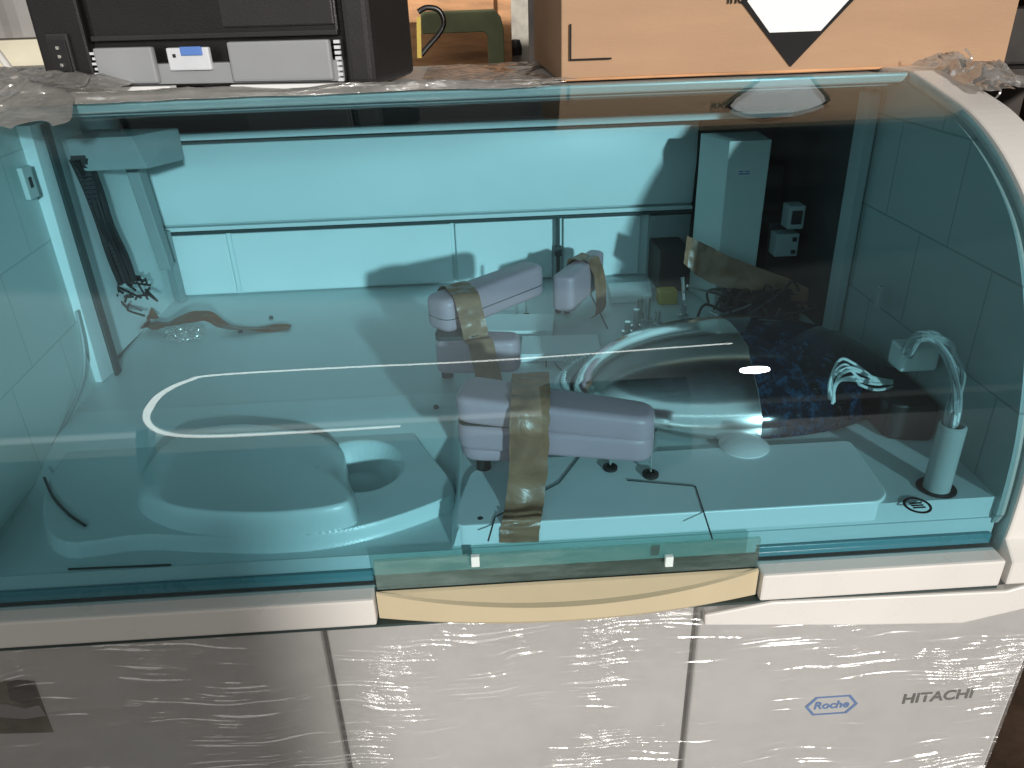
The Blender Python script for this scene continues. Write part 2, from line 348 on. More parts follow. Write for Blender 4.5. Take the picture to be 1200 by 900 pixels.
# --- cover glass, 4 mm thick
gb = bmesh.new(); rows = []
for i, p in enumerate(PS):
    d = PS[min(i + 1, len(PS) - 1)] - PS[max(i - 1, 0)]; n = V((d.y, -d.x, 0)).normalized() * -1
    o = [p, p - n * -.004]
    rows.append([[gb.verts.new((x, q.x, q.y)) for q in (p, V((p.x, p.y, 0)) + n * .004)] for x in [XL + (XRR - XL) * k / 12 for k in range(13)]])
for a, b in zip(rows, rows[1:]):
    for k in range(12):
        for s in (0, 1): gb.faces.new((a[k][s], a[k + 1][s], b[k + 1][s], b[k][s]))
    for k in (0, 12): gb.faces.new((a[k][0], a[k][1], b[k][1], b[k][0]))
for r_ in (rows[0], rows[-1]):
    for k in range(12): gb.faces.new((r_[k][0], r_[k + 1][0], r_[k + 1][1], r_[k][1]))
GL = obj('glass_cover', gb, 'glass', A, smooth=True)
# teal edge band along the bottom of the glass
obj('edge_seal', box((XL + .005, .5805, -.052), (-.118, .5845, -.040), .001), 'seal', GL)
obj('edge_seal', box((.262, .5805, -.052), (XRR - .006, .5845, -.040), .001), 'seal', GL)
st = obj('handle_backing_strip', box((-.114, .5665, -.052), (.256, .5715, -.018), .001), 'strip', GL)
for px in (557, 783):
    q = Yp(px, 655, .566)
    t = bmesh.new(); t = box((q.x - .004, .561, q.z - .006), (q.x + .004, .5662, q.z + .006), .001); obj('fixing_pin', t, 'tube', GL)
# --- handle
hb = bmesh.new(); n = 40; R = []
for i in range(n + 1):
    u = -1 + 2 * i / n; x = .071 + u * .1855; k = 1 - u * u
    yb = .5665; yo = .563 - .020 * k
    zt = -.0535; zl = -.0535 - .012 * k
    R.append([hb.verts.new(q) for q in [(x, yb, zt), (x, yb - .003, zt - .001), (x, yo + .006 - .004 * (1 - k), zl + .001), (x, yo, zl), (x, yo, -.084 + .002 * k), (x, yo + .003, -.087), (x, yb, -.087)]])
for a, b in zip(R, R[1:]):
    for j in range(7): hb.faces.new((a[j], a[(j + 1) % 7], b[(j + 1) % 7], b[j]))
hb.faces.new(R[0]); hb.faces.new(R[-1])
obj('handle', hb, 'beige', A, smooth=False)
# --- front rails
obj('front_rail', box((-.545, .556, -.0865), (-.1165, .5795, -.0545), .0025), 'rim', A)
obj('front_rail', box((.2585, .556, -.0865), (.5, .5795, -.0545), .0025), 'rim', A)
obj('rail_gasket', box((-.53, .5575, -.0905), (.5, .575, -.0875)), 'seam', A)
# --- end frames following the profile
def endframe(x0, x1):
    outer = [(p.x - .003, p.y + .004) for p in PS]
    outer = [(.556, -.086), (.5565, -.058)] + outer[2:] + [(1.36, .359), (1.36, -.086)]
    return prism(outer, x0, x1, .0025, 2, axis='x')
obj('end_frame', endframe(.5065, .552), 'rim', A)
obj('end_frame', endframe(-.578, -.539), 'rim', A)
# --- top
obj('top_panel', box((-.537, .93, .345), (.505, 1.36, .3555), .002), 'shellb', A)
obj('top_rim', box((-.537, .9135, .350), (.505, .9285, .3605), .003, 3), 'rim', A)
obj('dark_reflection_band', box((-.53, 1.232, .268), (.504, 1.262, .3445), .002), 'innerd', A)  # dark band painting in the printer's reflection along the glass top
obj('top_beam', box((-.53, 1.222, .309), (.504, 1.2315, .321), .0015), 'inner', A)
obj('top_beam', box((-.53, 1.216, .273), (.504, 1.2315, .283), .0015), 'innerb', A)
obj('cabinet_back', box((-.575, 1.335, -.88), (.55, 1.358, .344), .003), 'shellb', A)
# --- lower cabinet
obj('cabinet_body', box((-.60, .586, -.88), (.568, 1.33, -.092), .004), 'shellb', A)
g1a, g1b = Yp(375, 724, .565), Yp(818, 712, .565)
P0, P1 = g1a.x, g1b.x
fp = [(-.60, P0 - .003), (P0 + .003, P1 - .003), (P1 + .003, .568)]
panels = []
for a, b in fp: panels.append(obj('front_panel', box((a, .5665, -.875), (b, .584, -.0925), .0035, 3), 'shellb', A))
obj('panel_gap', box((P0 - .0029, .575, -.87), (P0 + .0029, .585, -.095)), 'black', A)
obj('panel_gap', box((P1 - .0029, .575, -.87), (P1 + .0029, .585, -.095)), 'black', A)
# right upper flange, white, unwrapped
fl = [Yp(*p, .5655) for p in [(822, 712), (900, 697), (1172, 684), (1215, 672), (1215, 700), (1120, 722), (1000, 724), (822, 724)]]
obj('panel_flange', prism([(p.x, p.z) for p in fl], .5545, .566, .002, 2, axis='y'), 'rim', A)
# badges on the right panel
hx = [(a * 1.08, b * 1.05) for a, b in [(-.0275, 0), (-.018, .0135), (.018, .0135), (.0275, 0), (.018, -.0135), (-.018, -.0135)]]
c = Yp(974, 826, .5665)
tb = bmesh.new()
for i in range(6):
    a, b = V(hx[i]), V(hx[(i + 1) % 6])
    q = [a, b, b * .88, a * .88]; prism([(c.x + v.x, c.z + v.y) for v in q], .5656, .5666, bm=tb, axis='y')
add(tb, text_bm('Roche', .0155, (c.x, .5662, c.z), (1, 0, .0), (0, 0, 1), .0004, .1, .00035))
obj('brand_badge', tb, 'blue', panels[2])
c = Yp(1099, 816, .5665)
obj('lettering', text_bm('HITACHI', .0205, (c.x, .5662, c.z), (1, 0, .03), (0, 0, 1), .0004, 0, .0004), 'greyink', panels[2])
# picture sticker low left
a, b, c, d = [Yp(*p, .566) for p in [(-20, 798), (40, 798), (62, 858), (-20, 860)]]
stk = obj('picture_sticker', prism([(a.x, a.z), (b.x, b.z), (c.x, c.z), (d.x, d.z)], .5656, .5664, axis='y'), 'field', panels[0])
obj('dark_motif', prism([(p.x, p.z) for p in [Yp(*q, .5655) for q in [(8, 800), (18, 797), (34, 798), (42, 806), (46, 822), (26, 824), (12, 820)]]], .5651, .5655, axis='y'), 'black', stk)
obj('grey_motif', prism([(p.x, p.z) for p in [Yp(*q, .5655) for q in [(-20, 824), (10, 825), (30, 830), (46, 826), (54, 838), (30, 842), (0, 840), (-20, 838)]]], .5648, .5652, axis='y'), 'pgrey', stk)

# --- interior: deck
obj('deck_plate', prism([(-.03, .588), (.498, .588), (.527, .97), (.560, .98), (.560, 1.33), (-.560, 1.33), (-.560, .985), (-.534, .98), (-.53, .87), (-.03, .87)], -.03, -.0005), 'deck', A)
# sunken ledge in front of the platform
obj('front_ledge', box((-.51, .5856, -.05), (.5, .5878, -.0245), .0005), 'deck', A)
obj('deck_platform', prism(rpoly([(-.034, .5865), (.378, .5865), (.392, .60), (.40, .70), (.02, .70), (-.02, .68), (-.034, .62)], .008), -.021, .003, .0015, 2), 'innerb', A)
# seams on the deck
def seam(pts, z=.0032, r=.0009, b=None): obj('deck_seam', tube([Z(*p, z) for p in pts], r, 4, sm=0), 'seam', A)
seam([(680, 534), (655, 566), (580, 606), (572, 634)]); seam([(735, 563), (815, 570), (835, 632)])
seam([(690, 340), (712, 385)], z=.0005); seam([(640, 400), (640, 430)], z=.0005); seam([(650, 425), (690, 470)], z=.0005)
seam([(118, 441), (205, 346)], z=.0015, r=.0018)
# raised strips between the arms
for q in [((560, 372), (650, 372), (648, 392), (556, 392)), ((612, 398), (700, 396), (706, 418), (610, 420)), ((712, 336), (762, 333), (764, 349), (716, 352))]:
    p = [Z(*k, .006) for k in q]; obj('raised_strip', prism([(k.x, k.y) for k in p], 0, .012, .001), 'innerb', A)
for p in [(136, 435), (282, 390), (318, 373), (511, 478), (563, 610)]:
    q = Z(*p); obj('deck_screw', lathe([(0, .0035), (.003, .003), (.0035, 0), (0, -.001)], (q.x, q.y), 12), 'seam', A)
# --- disk cover (height field)
base = [Z(*p, -.010) for p in [(60, 659), (150, 650), (225, 653), (300, 655), (370, 650), (440, 634), (505, 610), (532, 594), (528, 572), (505, 540), (475, 500), (440, 474), (380, 462), (300, 458), (200, 470), (110, 500), (55, 560), (35, 620)]]
ymn = min(p.y for p in base); ymx = max(p.y for p in base)
YM = lambda p: V((p.x, .5985 + (p.y - ymn) * (ymx - .5985) / (ymx - ymn)))
bs = [YM(p) for p in spline(base, 5, True)]
def sdist(p, poly):
    d = 1e9; ins = False; n = len(poly)
    for i in range(n):
        a, b = poly[i - 1], poly[i]; e = b - a; w = p - a; t = max(0, min(1, w.dot(e) / max(e.length_squared, 1e-12)))
        d = min(d, (w - e * t).length)
        if (a.y > p.y) != (b.y > p.y) and p.x < (b.x - a.x) * (p.y - a.y) / (b.y - a.y) + a.x: ins = not ins
    return d if ins else -d
dome = [Z(*p, -.004) for p in [(152, 598), (170, 624), (215, 640), (290, 646), (350, 643), (400, 634), (414, 622), (411, 590), (404, 565), (400, 535), (370, 518), (290, 508), (215, 518), (172, 548)]]
ds = [YM(p) for p in spline(dome, 4, True)]
well = [Z(*p, -.010) for p in [(380, 545), (392, 530), (425, 524), (455, 530), (472, 550), (465, 572), (440, 588), (415, 592), (395, 588), (382, 570)]]
wsd = [YM(p) for p in spline(well, 4, True)]
sm = lambda t: (lambda t: t * t * (3 - 2 * t))(max(0, min(1, t)))
hb = bmesh.new(); nu, nv = 360, 260; x0, x1, y0, y1 = -.53, -.03, .588, .87; grid = []
for i in range(nu + 1):
    row = [hb.verts.new((x0 + (x1 - x0) * i / nu, y0, -.05))]
    for j in range(nv + 1):
        x = x0 + (x1 - x0) * i / nu; y = y0 + (y1 - y0) * j / nv; p = V((x, y))
        zb = -.0005 - .0245 * sm((.84 - y) / .14) * sm((-.031 - x) / .010); z = max(zb, -.025 + .0165 * sm((sdist(p, bs)) / .0045 + .3))
        d = sdist(p, ds); wd = .006 + .055 * sm((y - .625) / .10)
        if d > 0: z += .026 * math.sqrt(max(0, 1 - (1 - min(1, d / wd)) ** 2))
        w = sdist(p, wsd)
        if w > -.004 and d < .001: z -= .030 * sm((w + .002) / .024)
        row.append(hb.verts.new((x, y, z + .0005)))
    grid.append(row)
for i in range(nu):
    for j in range(nv + 1): hb.faces.new((grid[i][j], grid[i + 1][j], grid[i + 1][j + 1], grid[i][j + 1]))
obj('sample_disk_cover', hb, 'cover', A, smooth=True)
obj('cover_groove', tube([Z(*p, -.006) for p in [(52, 560), (62, 582), (80, 602), (100, 616)]], .0016, 5), 'seam', A); obj('cover_groove', tube([Z(*p, -.0235) for p in [(80, 667), (200, 662)]], .0012, 4, sm=0), 'seam', A)

# --- interior walls
obj('side_wall', hull8([(-.5335, .59, -.03), (-.492, .59, -.03), (-.532, .98, -.03), (-.5385, .98, -.03), (-.5335, .60, .10), (-.515, .60, .10), (-.534, .98, .335), (-.5385, .98, .335)]), 'wallL', A) if False else None
def wallpoly(y1, top): # side wall outline in y-z under the glass
    ins = [(p.x + .006, p.y - .006) for p in PS if p.x + .006 < y1]
    return [(.585, -.03)] + [q for q in ins if q[1] > -.02] + [(y1, top), (y1, -.03)]
def sidewall(xf, xb, out, mname):
    t = prism(wallpoly(.975, .335), 0, 1, axis='x')
    for v in t.verts:
        f = (v.co.y - .585) / .39; xi = xf + (xb - xf) * f
        v.co.x = xi if v.co.x < .5 else out
    return obj('side_wall', t, mname, A)
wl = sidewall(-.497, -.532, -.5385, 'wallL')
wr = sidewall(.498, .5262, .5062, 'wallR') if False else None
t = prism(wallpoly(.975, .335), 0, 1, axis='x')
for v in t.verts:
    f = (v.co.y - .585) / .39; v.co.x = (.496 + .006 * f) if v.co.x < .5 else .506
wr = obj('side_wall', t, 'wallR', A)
# recess walls behind the front sections
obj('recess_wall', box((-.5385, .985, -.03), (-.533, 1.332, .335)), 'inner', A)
obj('recess_wall', box((.500, .985, -.03), (.506, 1.332, .335)), 'innerd', A)  # right recess near-black, its shade put into the colour
# posts
obj('corner_post', hull8([(-.533, .955, 0), (-.522, .955, 0), (-.518, .985, 0), (-.533, .985, 0), (-.535, .955, .335), (-.515, .955, .335), (-.512, .985, .335), (-.535, .985, .335)], .001), 'innerb', A)
obj('corner_post', hull8([(.488, .955, 0), (.4995, .955, 0), (.4995, .985, 0), (.488, .985, 0), (.486, .955, .335), (.4995, .955, .335), (.4995, .985, .335), (.486, .985, .335)], .001), 'grey', A)
obj('post_gasket', box((-.5115, .972, .001), (-.5075, .986, .334)), 'seam', A)
# --- back wall
bw = obj('back_wall', box((-.533, 1.300, -.03), (.506, 1.33, .343)), 'inner', A)
obj('upper_back_panel', prism([(1.2995, .124), (1.286, .128), (1.278, .20), (1.283, .26), (1.2995, .29)], -.53, .372, .002, 2, axis='x'), 'innerb', A, smooth=True)
obj('back_rail', box((-.53, 1.278, .1125), (.372, 1.2995, .1165), .001), 'seam', A)
obj('back_rail', box((-.53, 1.284, .1170), (.372, 1.2995, .1235), .001), 'inner', A)
for a, b in [(-.520, -.428), (-.420, -.046), (-.038, .130), (.150, .285)]:
    obj('back_panel', box((a, 1.292, .003), (b, 1.2995, .108), .002), 'innerb', A)
obj('back_panel', box((.300, 1.287, .003), (.372, 1.2995, .108), .002), 'grey', A)
hb = box((.137, 1.284, .0), (.143, 1.292, .112), .001); box((.134, 1.280, .045), (.146, 1.2915, .062), .001, bm=hb); obj('back_hinge', hb, 'seam', A)
obj('corner_strip', hull8([(-.531, 1.275, 0), (-.515, 1.26, 0), (-.51, 1.272, 0), (-.524, 1.299, 0), (-.531, 1.275, .122), (-.515, 1.26, .122), (-.51, 1.272, .122), (-.524, 1.299, .122)], .001), 'grey', A)
obj('shaded_back_wall', box((.373, 1.290, .001), (.4995, 1.2995, .34)), 'innerd', A)  # dark sheet standing in for the shade on the back wall
# --- top left bracket, cables, chain
br = obj('lamp_bracket', hull8([(-.530, 1.06, .262), (-.435, 1.06, .262), (-.405, 1.12, .262), (-.530, 1.14, .262), (-.530, 1.055, .305), (-.445, 1.055, .305), (-.405, 1.12, .305), (-.530, 1.14, .305)], .002), 'grey', A)
cc = bmesh.new()
path = [Yp(70, 185, 1.06), Yp(82, 220, 1.07), Yp(98, 262, 1.08), Yp(115, 300, 1.09), Yp(128, 330, 1.1)]
path = [V((max(p.x, -.52), p.y, p.z)) for p in path]
for k in range(4):
    tube([p + V((k * .006 - .008, random.uniform(-.006, .006), random.uniform(-.004, .004))) for p in path], .0048, 6, cc)
sp = spline(path, 8)
for i, p in enumerate(sp): box(p - V((.009, .005, .0025)), p + V((.009, .005, .0025)), rz=.2, bm=cc)
obj('cable_chain', cc, 'black', A)
cp = bmesh.new()
for k in range(22):
    p = path[-1] + V((random.uniform(-.018, .022), random.uniform(-.02, .02), random.uniform(-.035, .012)))
    tube([p, p + V((random.uniform(-.015, .015), 0, random.uniform(-.02, .02))), p + V((random.uniform(-.02, .02), .01, random.uniform(-.03, .01)))], .0018, 5, cp, 3)
obj('wire_tangle', cp, 'darksteel', A)
obj('grey_duct', hull8([(-.496, 1.16, .09), (-.478, 1.16, .09), (-.478, 1.18, .09), (-.496, 1.18, .09), (-.506, 1.15, .262), (-.488, 1.15, .262), (-.488, 1.18, .262), (-.506, 1.18, .262)], .002), 'grey', A)
obj('hanging_cable', tube([Yp(*p, 1.27) for p in [(128, 195), (132, 235), (148, 265), (170, 272), (188, 262)]], .0022, 6), 'column', A)
obj('left_wall_cable', tube([V((q.x + .004, q.y, q.z)) for q in [Xp(*p, -.522) for p in [(86, 365), (95, 410), (92, 450), (70, 500), (40, 540), (0, 590)]]], .0022, 6), 'grey', A)
lk = Xp(30, 214, -.520); pl = obj('lock_plate', box((lk.x, lk.y - .010, lk.z - .018), (lk.x + .006, lk.y + .010, lk.z + .018), .001), 'column', A)
obj('lock_hole', box((lk.x + .0055, lk.y - .003, lk.z - .006), (lk.x + .0068, lk.y + .003, lk.z + .006), .0005), 'black', pl)

# --- pipetting arms
def taper(pts, z0, z1, mname, nm, parent, w=.006, dz=0.0, ax=None):
    t = prism(pts, z0, z1, w, 4)
    if dz:
        xs = [v.co.x for v in t.verts]; a, b = min(xs), max(xs)
        for v in t.verts: v.co.z += dz * (v.co.x - a) / (b - a)
    return obj(nm, t, mname, parent, smooth=True)
def arm_outline(a, b, wa, wb):
    a = V(a).to_2d(); b = V(b).to_2d(); d = (b - a).normalized(); n_ = V((-d.y, d.x))
    return rpoly([a - n_ * wa, b - n_ * wb, b + n_ * wb, a + n_ * wa], min(wa, wb) * .9, 6)
def probe(p, ztop, parent, r=.0045):
    pb = obj('probe', cyl((p.x, p.y), .0016, .004, ztop, 10), 'steel', parent)
    t = cyl((p.x, p.y), r * .8, ztop - .020, ztop + .002, 16); obj('probe_guide', t, 'steel', pb)
    t = lathe([(r * .8, .0005), (r * 1.7, .0005), (r * 1.7, .006), (r * .9, .007), (r * .8, .0005)], (p.x, p.y), 20); obj('probe_port', t, 'black', A)
# front arm
a0, a1 = (-.020, .674), (.162, .630)
F = taper(arm_outline((-.026, .676), a1, .029, .020), .080, .109, 'arm', 'pipetting_arm', A, .007, -.016)
taper(arm_outline((-.026, .676), a1, .030, .021), .050, .0785, 'arm', 'lower_shell', F, .007, -.006)
taper(arm_outline((-.026, .676), (.045, .664), .027, .025), .034, .0515, 'arm', 'arm_base', F, .007)
obj('arm_gap', prism(arm_outline((-.026, .676), (.146, .637), .0265, .0185), .0765, .0785), 'seam', F)
obj('arm_panel_mark', box((-.008, .6505, .040), (.012, .6512, .0408)), 'seam', F)
obj('arm_post', cyl((-.006, .686), .008, 0, .036), 'darksteel', F)
probe(Z(715, 552), .060, F); probe(Z(762, 560), .056, F, .005)
# middle arm pair
b0 = (-.060, .918)
G = taper(arm_outline(b0, (.082, 1.045), .024, .021), .066, .112, 'arm', 'pipetting_arm', A, .009, .002)
obj('arm_gap', prism(arm_outline(b0, (.082, 1.045), .0243, .0213), .0850, .0862), 'seam', G)
taper(arm_outline((-.060, .914), (.048, .900), .024, .018), .016, .0620, 'arm', 'lower_arm', G, .007)
obj('arm_gap', prism(arm_outline(b0, (0, .91), .0225, .017), .061, .067), 'seam', G)
obj('arm_post', cyl((-.050, .920), .008, 0, .018), 'darksteel', G)
probe(Z(606, 374), .070, G, .003); probe(Z(617, 372), .070, G, .003)
# rear arm
Hh = taper(arm_outline((.122, 1.075), (.196, 1.205), .018, .014), .022, .078, 'arm', 'pipetting_arm', A, .006)
probe(Z(654, 366), .026, Hh, .003); probe(Z(703, 332), .03, Hh, .003); probe(Z(664, 366), .026, Hh, .003)

# --- reaction disk with polished lid
dc = (.308, .836); Rd = .200; EY = .63
rg = bmesh.new(); rr_ = []
for k in range(41):
    a = math.radians(92 + k * 2.6); rr_.append([rg.verts.new((dc[0] + r * math.cos(a), dc[1] + EY * r * math.sin(a), z)) for r, z in [(Rd + .003, .0), (Rd + .022, .0), (Rd + .022, .016), (Rd + .016, .020), (Rd + .003, .014)]])
for a, b in zip(rr_, rr_[1:]):
    for j in range(5): rg.faces.new((a[j], a[(j + 1) % 5], b[(j + 1) % 5], b[j]))
rg.faces.new(rr_[0]); rg.faces.new(rr_[-1])
obj('disk_ring', rg, 'innerb', A, smooth=True)
lb_ = lathe([(0, .0015)] + [(Rd * math.cos(t_ * math.pi / 2) ** .9, .004 + .082 * math.sin(t_ * math.pi / 2)) for t_ in [k_ / 24 for k_ in range(24)]] + [(0, .086)], dc, 128)
for v in lb_.verts: v.co.y = dc[1] + (v.co.y - dc[1]) * EY
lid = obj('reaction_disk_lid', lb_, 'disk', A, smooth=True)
cu = bmesh.new()
for k in range(34):
    a = math.radians(96 + k * 2.9); r = Rd + .011; x, y = dc[0] + r * math.cos(a), dc[1] + EY * r * math.sin(a)
    if True: box((x - .0022, y - .0022, .012), (x + .0022, y + .0022, .023), .0004, 1, a, bm=cu)
tag(obj('cuvettes', cu, 'tube', A), kind=None)
# small mechanism pieces on the disk's left rear rim
for (px, py, h) in [(745, 385, .03), (758, 378, .04), (735, 392, .02), (770, 383, .025), (800, 372, .02), (750, 372, .03)]:
    q = Z(px, py, .012); mb_ = cyl((q.x, q.y), .0045, .004, .012 + h, 12); box((q.x - .008, q.y - .005, .012), (q.x + .008, q.y + .005, .018), .001, bm=mb_); obj('wash_nozzle', mb_, 'steel', A)
q = Z(672, 422, .01); t = bmesh.new()
for k in range(7):
    a = k * math.pi * 2 / 7; tube([(q.x, q.y, .006), (q.x + .014 * math.cos(a), q.y + .011 * math.sin(a), .012)], .0022, 5, t, 0)
obj('small_rotor', t, 'column', A)
# white oval port cap
q = Z(871, 525); obj('port_cap', lathe([(0, .0125), (.012, .0115), (.022, .008), (.027, .0045), (.027, .0032), (0, .0032)], (q.x, q.y), 40), 'label', A, smooth=True)
# ring mark on deck
q = Z(1075, 592, .0005); r_ = obj('ring_mark', lathe([(.0105, .0), (.0128, .0), (.0128, .0008), (.0105, .0008), (.0105, 0)], (q.x, q.y), 40), 'ink', A)
t = bmesh.new()
for k in (-1, 0, 1): box((q.x - .006, q.y - .0008 + k * .0035, .0), (q.x + .006, q.y + .0008 + k * .0035, .0008), bm=t)
obj('ring_symbol', t, 'ink', r_)
# --- column and dark mechanism at right rear
cl = obj('column', hull8([(.338, 1.135, .0), (.435, 1.10, .0), (.445, 1.19, .0), (.372, 1.21, .0), (.334, 1.135, .262), (.430, 1.10, .262), (.440, 1.19, .262), (.368, 1.21, .262)], .0015), 'column', A) if False else None
cl = obj('column', hull8([(.372, 1.120, .0), (.432, 1.120, .0), (.440, 1.20, .0), (.352, 1.20, .0), (.372, 1.120, .256), (.434, 1.120, .256), (.440, 1.20, .256), (.352, 1.20, .256)], .0012), 'column', A)
q = Yp(872, 202, 1.1195); cb = obj('column_label', box((q.x - .010, 1.1188, q.z - .005), (q.x + .010, 1.1203, q.z + .005)), 'label', cl)
obj('column_label_text', text_bm('A-1083', .0045, (q.x, 1.1186, q.z), (1, 0, 0), (0, 0, 1), .0002), 'blue', cb) if False else None
t = bmesh.new(); box((q.x - .0085, 1.1182, q.z + .0008), (q.x - .002, 1.1189, q.z + .0022), bm=t); box((q.x - .0085, 1.1182, q.z - .0028), (q.x + .0085, 1.1189, q.z - .0012), bm=t); box((q.x + .001, 1.1182, q.z + .0008), (q.x + .008, 1.1189, q.z + .0022), bm=t)
obj('label_print', t, 'blue', cb)
for (xa, ya, za, xb, yb, zb, mn) in [(.44, 1.21, 0, .497, 1.285, .20, 'black'), (.45, 1.13, .0, .495, 1.2, .13, 'black'), (.300, 1.20, .0, .352, 1.285, .07, 'innerd')]:
    obj('dark_housing', box((xa, ya, za), (xb, yb, zb), .003), mn, A)
cb = obj('control_box', box((.452, 1.10, .085), (.487, 1.128, .120), .002), 'grey', A)
for z_ in (.112, .093): obj('control_knob', box((.476, 1.096, z_ - .003), (.482, 1.1005, z_ + .003), .001), 'black', cb)
cb = obj('control_box', box((.462, 1.09, .130), (.486, 1.118, .165), .002), 'grey', A); obj('dark_window', box((.466, 1.087, .138), (.481, 1.0905, .158), .001), 'black', cb)
mm = bmesh.new(); random.seed(3)
for k in range(90):
    x = random.uniform(.37, .485); y = random.uniform(1.04, 1.11); z = random.uniform(.005, .05)
    if k % 2: tube([(x, y, z), (x + random.uniform(-.04, .04), y + random.uniform(-.02, .02), z + random.uniform(-.01, .02)), (x + random.uniform(-.06, .03), y + random.uniform(-.02, .02), 0.01)], .0022, 5, mm, 4)
    else: box((x - .008, y - .006, 0.001), (x + .008, y + .006, z), .001, 1, random.uniform(-.5, .5), bm=mm)
obj('drive_mechanism', mm, 'darksteel', A)
rd = bmesh.new(); tube([Yp(832, 366, 1.06), Yp(875, 385, 1.03)], .003, 8, rd, 0); tube([Yp(800, 325, 1.12), Yp(802, 352, 1.10)], .003, 8, rd, 0); tube([Yp(805, 335, 1.09), Yp(870, 352, 1.09)], .0022, 8, rd, 0)
obj('guide_rod', rd, 'steel', A)
obj('small_bracket', box((.288, 1.14, 0), (.318, 1.165, .022), .002), 'yellow', A)
q = Xp(1030, 348, .482); obj('wall_latch', box((q.x - .003, q.y - .004, q.z - .014), (q.x + .003, q.y + .004, q.z + .014), .0015), 'hose', A)
# wire bunches right of the lid
wt = bmesh.new(); random.seed(31)
for k in range(6):
    r1 = lambda a_: random.uniform(-a_, a_)
    tube([Z(975 + r1(3), 470 + r1(4), .045), Z(973 + k * 2 + r1(3), 446 + r1(5), .07), Z(984 + k * 4, 424 + k * 4 + r1(3), .085), Z(1004 + r1(4), 428 + k * 4 + r1(3), .075), Z(1028, 444 + k * 2 + r1(3), .055), Z(1052, 450 + r1(3), .04)], .0017, 6, wt)
obj('white_wires', wt, 'tube', A)
bt = bmesh.new(); random.seed(5)
q = Z(1097, 572)
for k in range(14):
    j = lambda s: V((random.uniform(-s, s), random.uniform(-s, s), random.uniform(-s, s) * .5))
    tube([V((q.x, q.y, .03)) + j(.003), V((q.x + .002, q.y + .004, .085)) + j(.005), Yp(1122, 435, .66) + j(.006), Yp(1105, 402, .685) + j(.006), Yp(1080, 394, .70) + j(.006), Yp(1062, 415, .715) + j(.005)], .0026, 6, bt)
obj('tube_bundle', bt, 'hose', A)
obj('tube_sleeve', lathe([(.0125, .0005), (.0125, .072), (.0105, .074), (.0095, .072), (.0095, .0005), (.0125, .0005)], (q.x, q.y), 28), 'sleeve', A, smooth=True)
obj('sleeve_hole', lathe([(.0128, .0003), (.0185, .0003), (.0185, .0012), (.0128, .0012), (.0128, .0003)], (q.x, q.y), 28), 'black', A)
jb = Yp(1078, 420, .72); obj('junction_block', box((jb.x - .022, .715, jb.z - .014), (min(jb.x + .020, .490), .745, jb.z + .014), .004), 'column', A)
obj('motor_housing', prism(rpoly([(.44, .70), (.49, .69), (.493, .79), (.44, .80)], .01), .001, .045, .003), 'black', A)

# ================================================================== TAPES
def tp(name, path, side, mname, label, wob=.002, seed=1):
    o = obj(name, ribbon([V(p) for p in path], [V(s) for s in side], .0006, wob, seed=seed), mname, None, smooth=True, loc=tuple(path[0]))
    return tag(o, label, 'tape', 'strips of brown packing tape')
w = .019
tp('packing_tape', [(.046, .712, .080), (.047, .700, .1045), (.046, .68, .1065), (.044, .655, .1062), (.042, .636, .1040), (.040, .6255, .088), (.038, .621, .045), (.033, .612, .010), (.030, .598, .0055), (.028, .588, .0050), (.026, .5845, -.004), (.025, .5840, -.018)],
   [(w, 0, 0)] * 12, 'tape', 'wide brown packing tape hanging over the front arm down to the deck edge', .0025, 2)
tp('packing_tape', [(-.048, .980, .090), (-.036, .965, .114), (-.026, .942, .1145), (-.018, .915, .1135), (-.012, .901, .088), (-.008, .895, .064), (-.004, .885, .064), (0, .872, .050), (.008, .850, .012), (.014, .826, .003)],
   [(.016, .006, 0)] * 10, 'tape', 'brown packing tape binding the two stacked arms in the middle of the deck', .0025, 5)
tp('packing_tape', [(.145, 1.165, .03), (.150, 1.160, .079), (.168, 1.153, .080), (.180, 1.145, .079), (.190, 1.138, .05), (.19, 1.12, .006), (.175, 1.10, .003)],
   [(.010, .013, 0)] * 7, 'tape', 'brown packing tape on the small rear arm beside the back wall', .002, 8)
tl = [Z(122, 381, .012), Z(158, 382, .008), Z(195, 380, .012), Z(238, 370, .022), Z(272, 384, .006), (Z(340, 383, .002))]
tp('packing_tape', [tuple(V((max(p.x, -.528), p.y, p.z))) for p in tl], [(0, .022, 0), (0, .014, 0), (0, .014, 0), (0, .012, .003), (.003, .012, 0), (0, .012, 0)], 'taped', 'dark brown tape strip lying crumpled on the left rear deck', .005, 11)
q = Z(176, 374, .012); q2 = Z(160, 352, .03)
tp('packing_tape', [tuple(q), tuple((q + q2) / 2), tuple(q2)], [(.013, .004, 0)] * 3, 'taped', 'short dark brown tape tab standing up at the left rear corner post', .003, 13)
tr_ = [Yp(803, 292, 1.10), Yp(822, 305, 1.10), Yp(850, 318, 1.08), Yp(890, 330, 1.07), Yp(925, 342, 1.07), Yp(950, 352, 1.07)]
tp('packing_tape', [tuple(p) for p in tr_], [(.002, .004, .020), (.004, .005, .024), (.006, .004, .022), (.004, .004, .018), (.002, .004, .018), (0, .004, .016)], 'tape', 'broad brown tape wrapped round the foot of the grey column', .004, 17)
# crumpled clear bag on deck
q = Z(218, 397, 0); random.seed(9)
cb = bmesh.new(); bmesh.ops.create_icosphere(cb, subdivisions=5, radius=1)
for v in cb.verts:
    n_ = noise.noise(v.co * 2.2) * .5 + abs(noise.noise(v.co * 5.0)) * .5
    v.co = v.co * (1 + n_ * .7); v.co = V((v.co.x * .024, v.co.y * .014, max(-.0, v.co.z * .011 + .007)))
    v.co += V((q.x, q.y, .001))
tag(obj('plastic_scrap', cb, 'filmc', None, smooth=True, loc=tuple(q)), 'crumpled scrap of clear plastic under the crumpled tape on the left rear deck', 'plastic scrap')

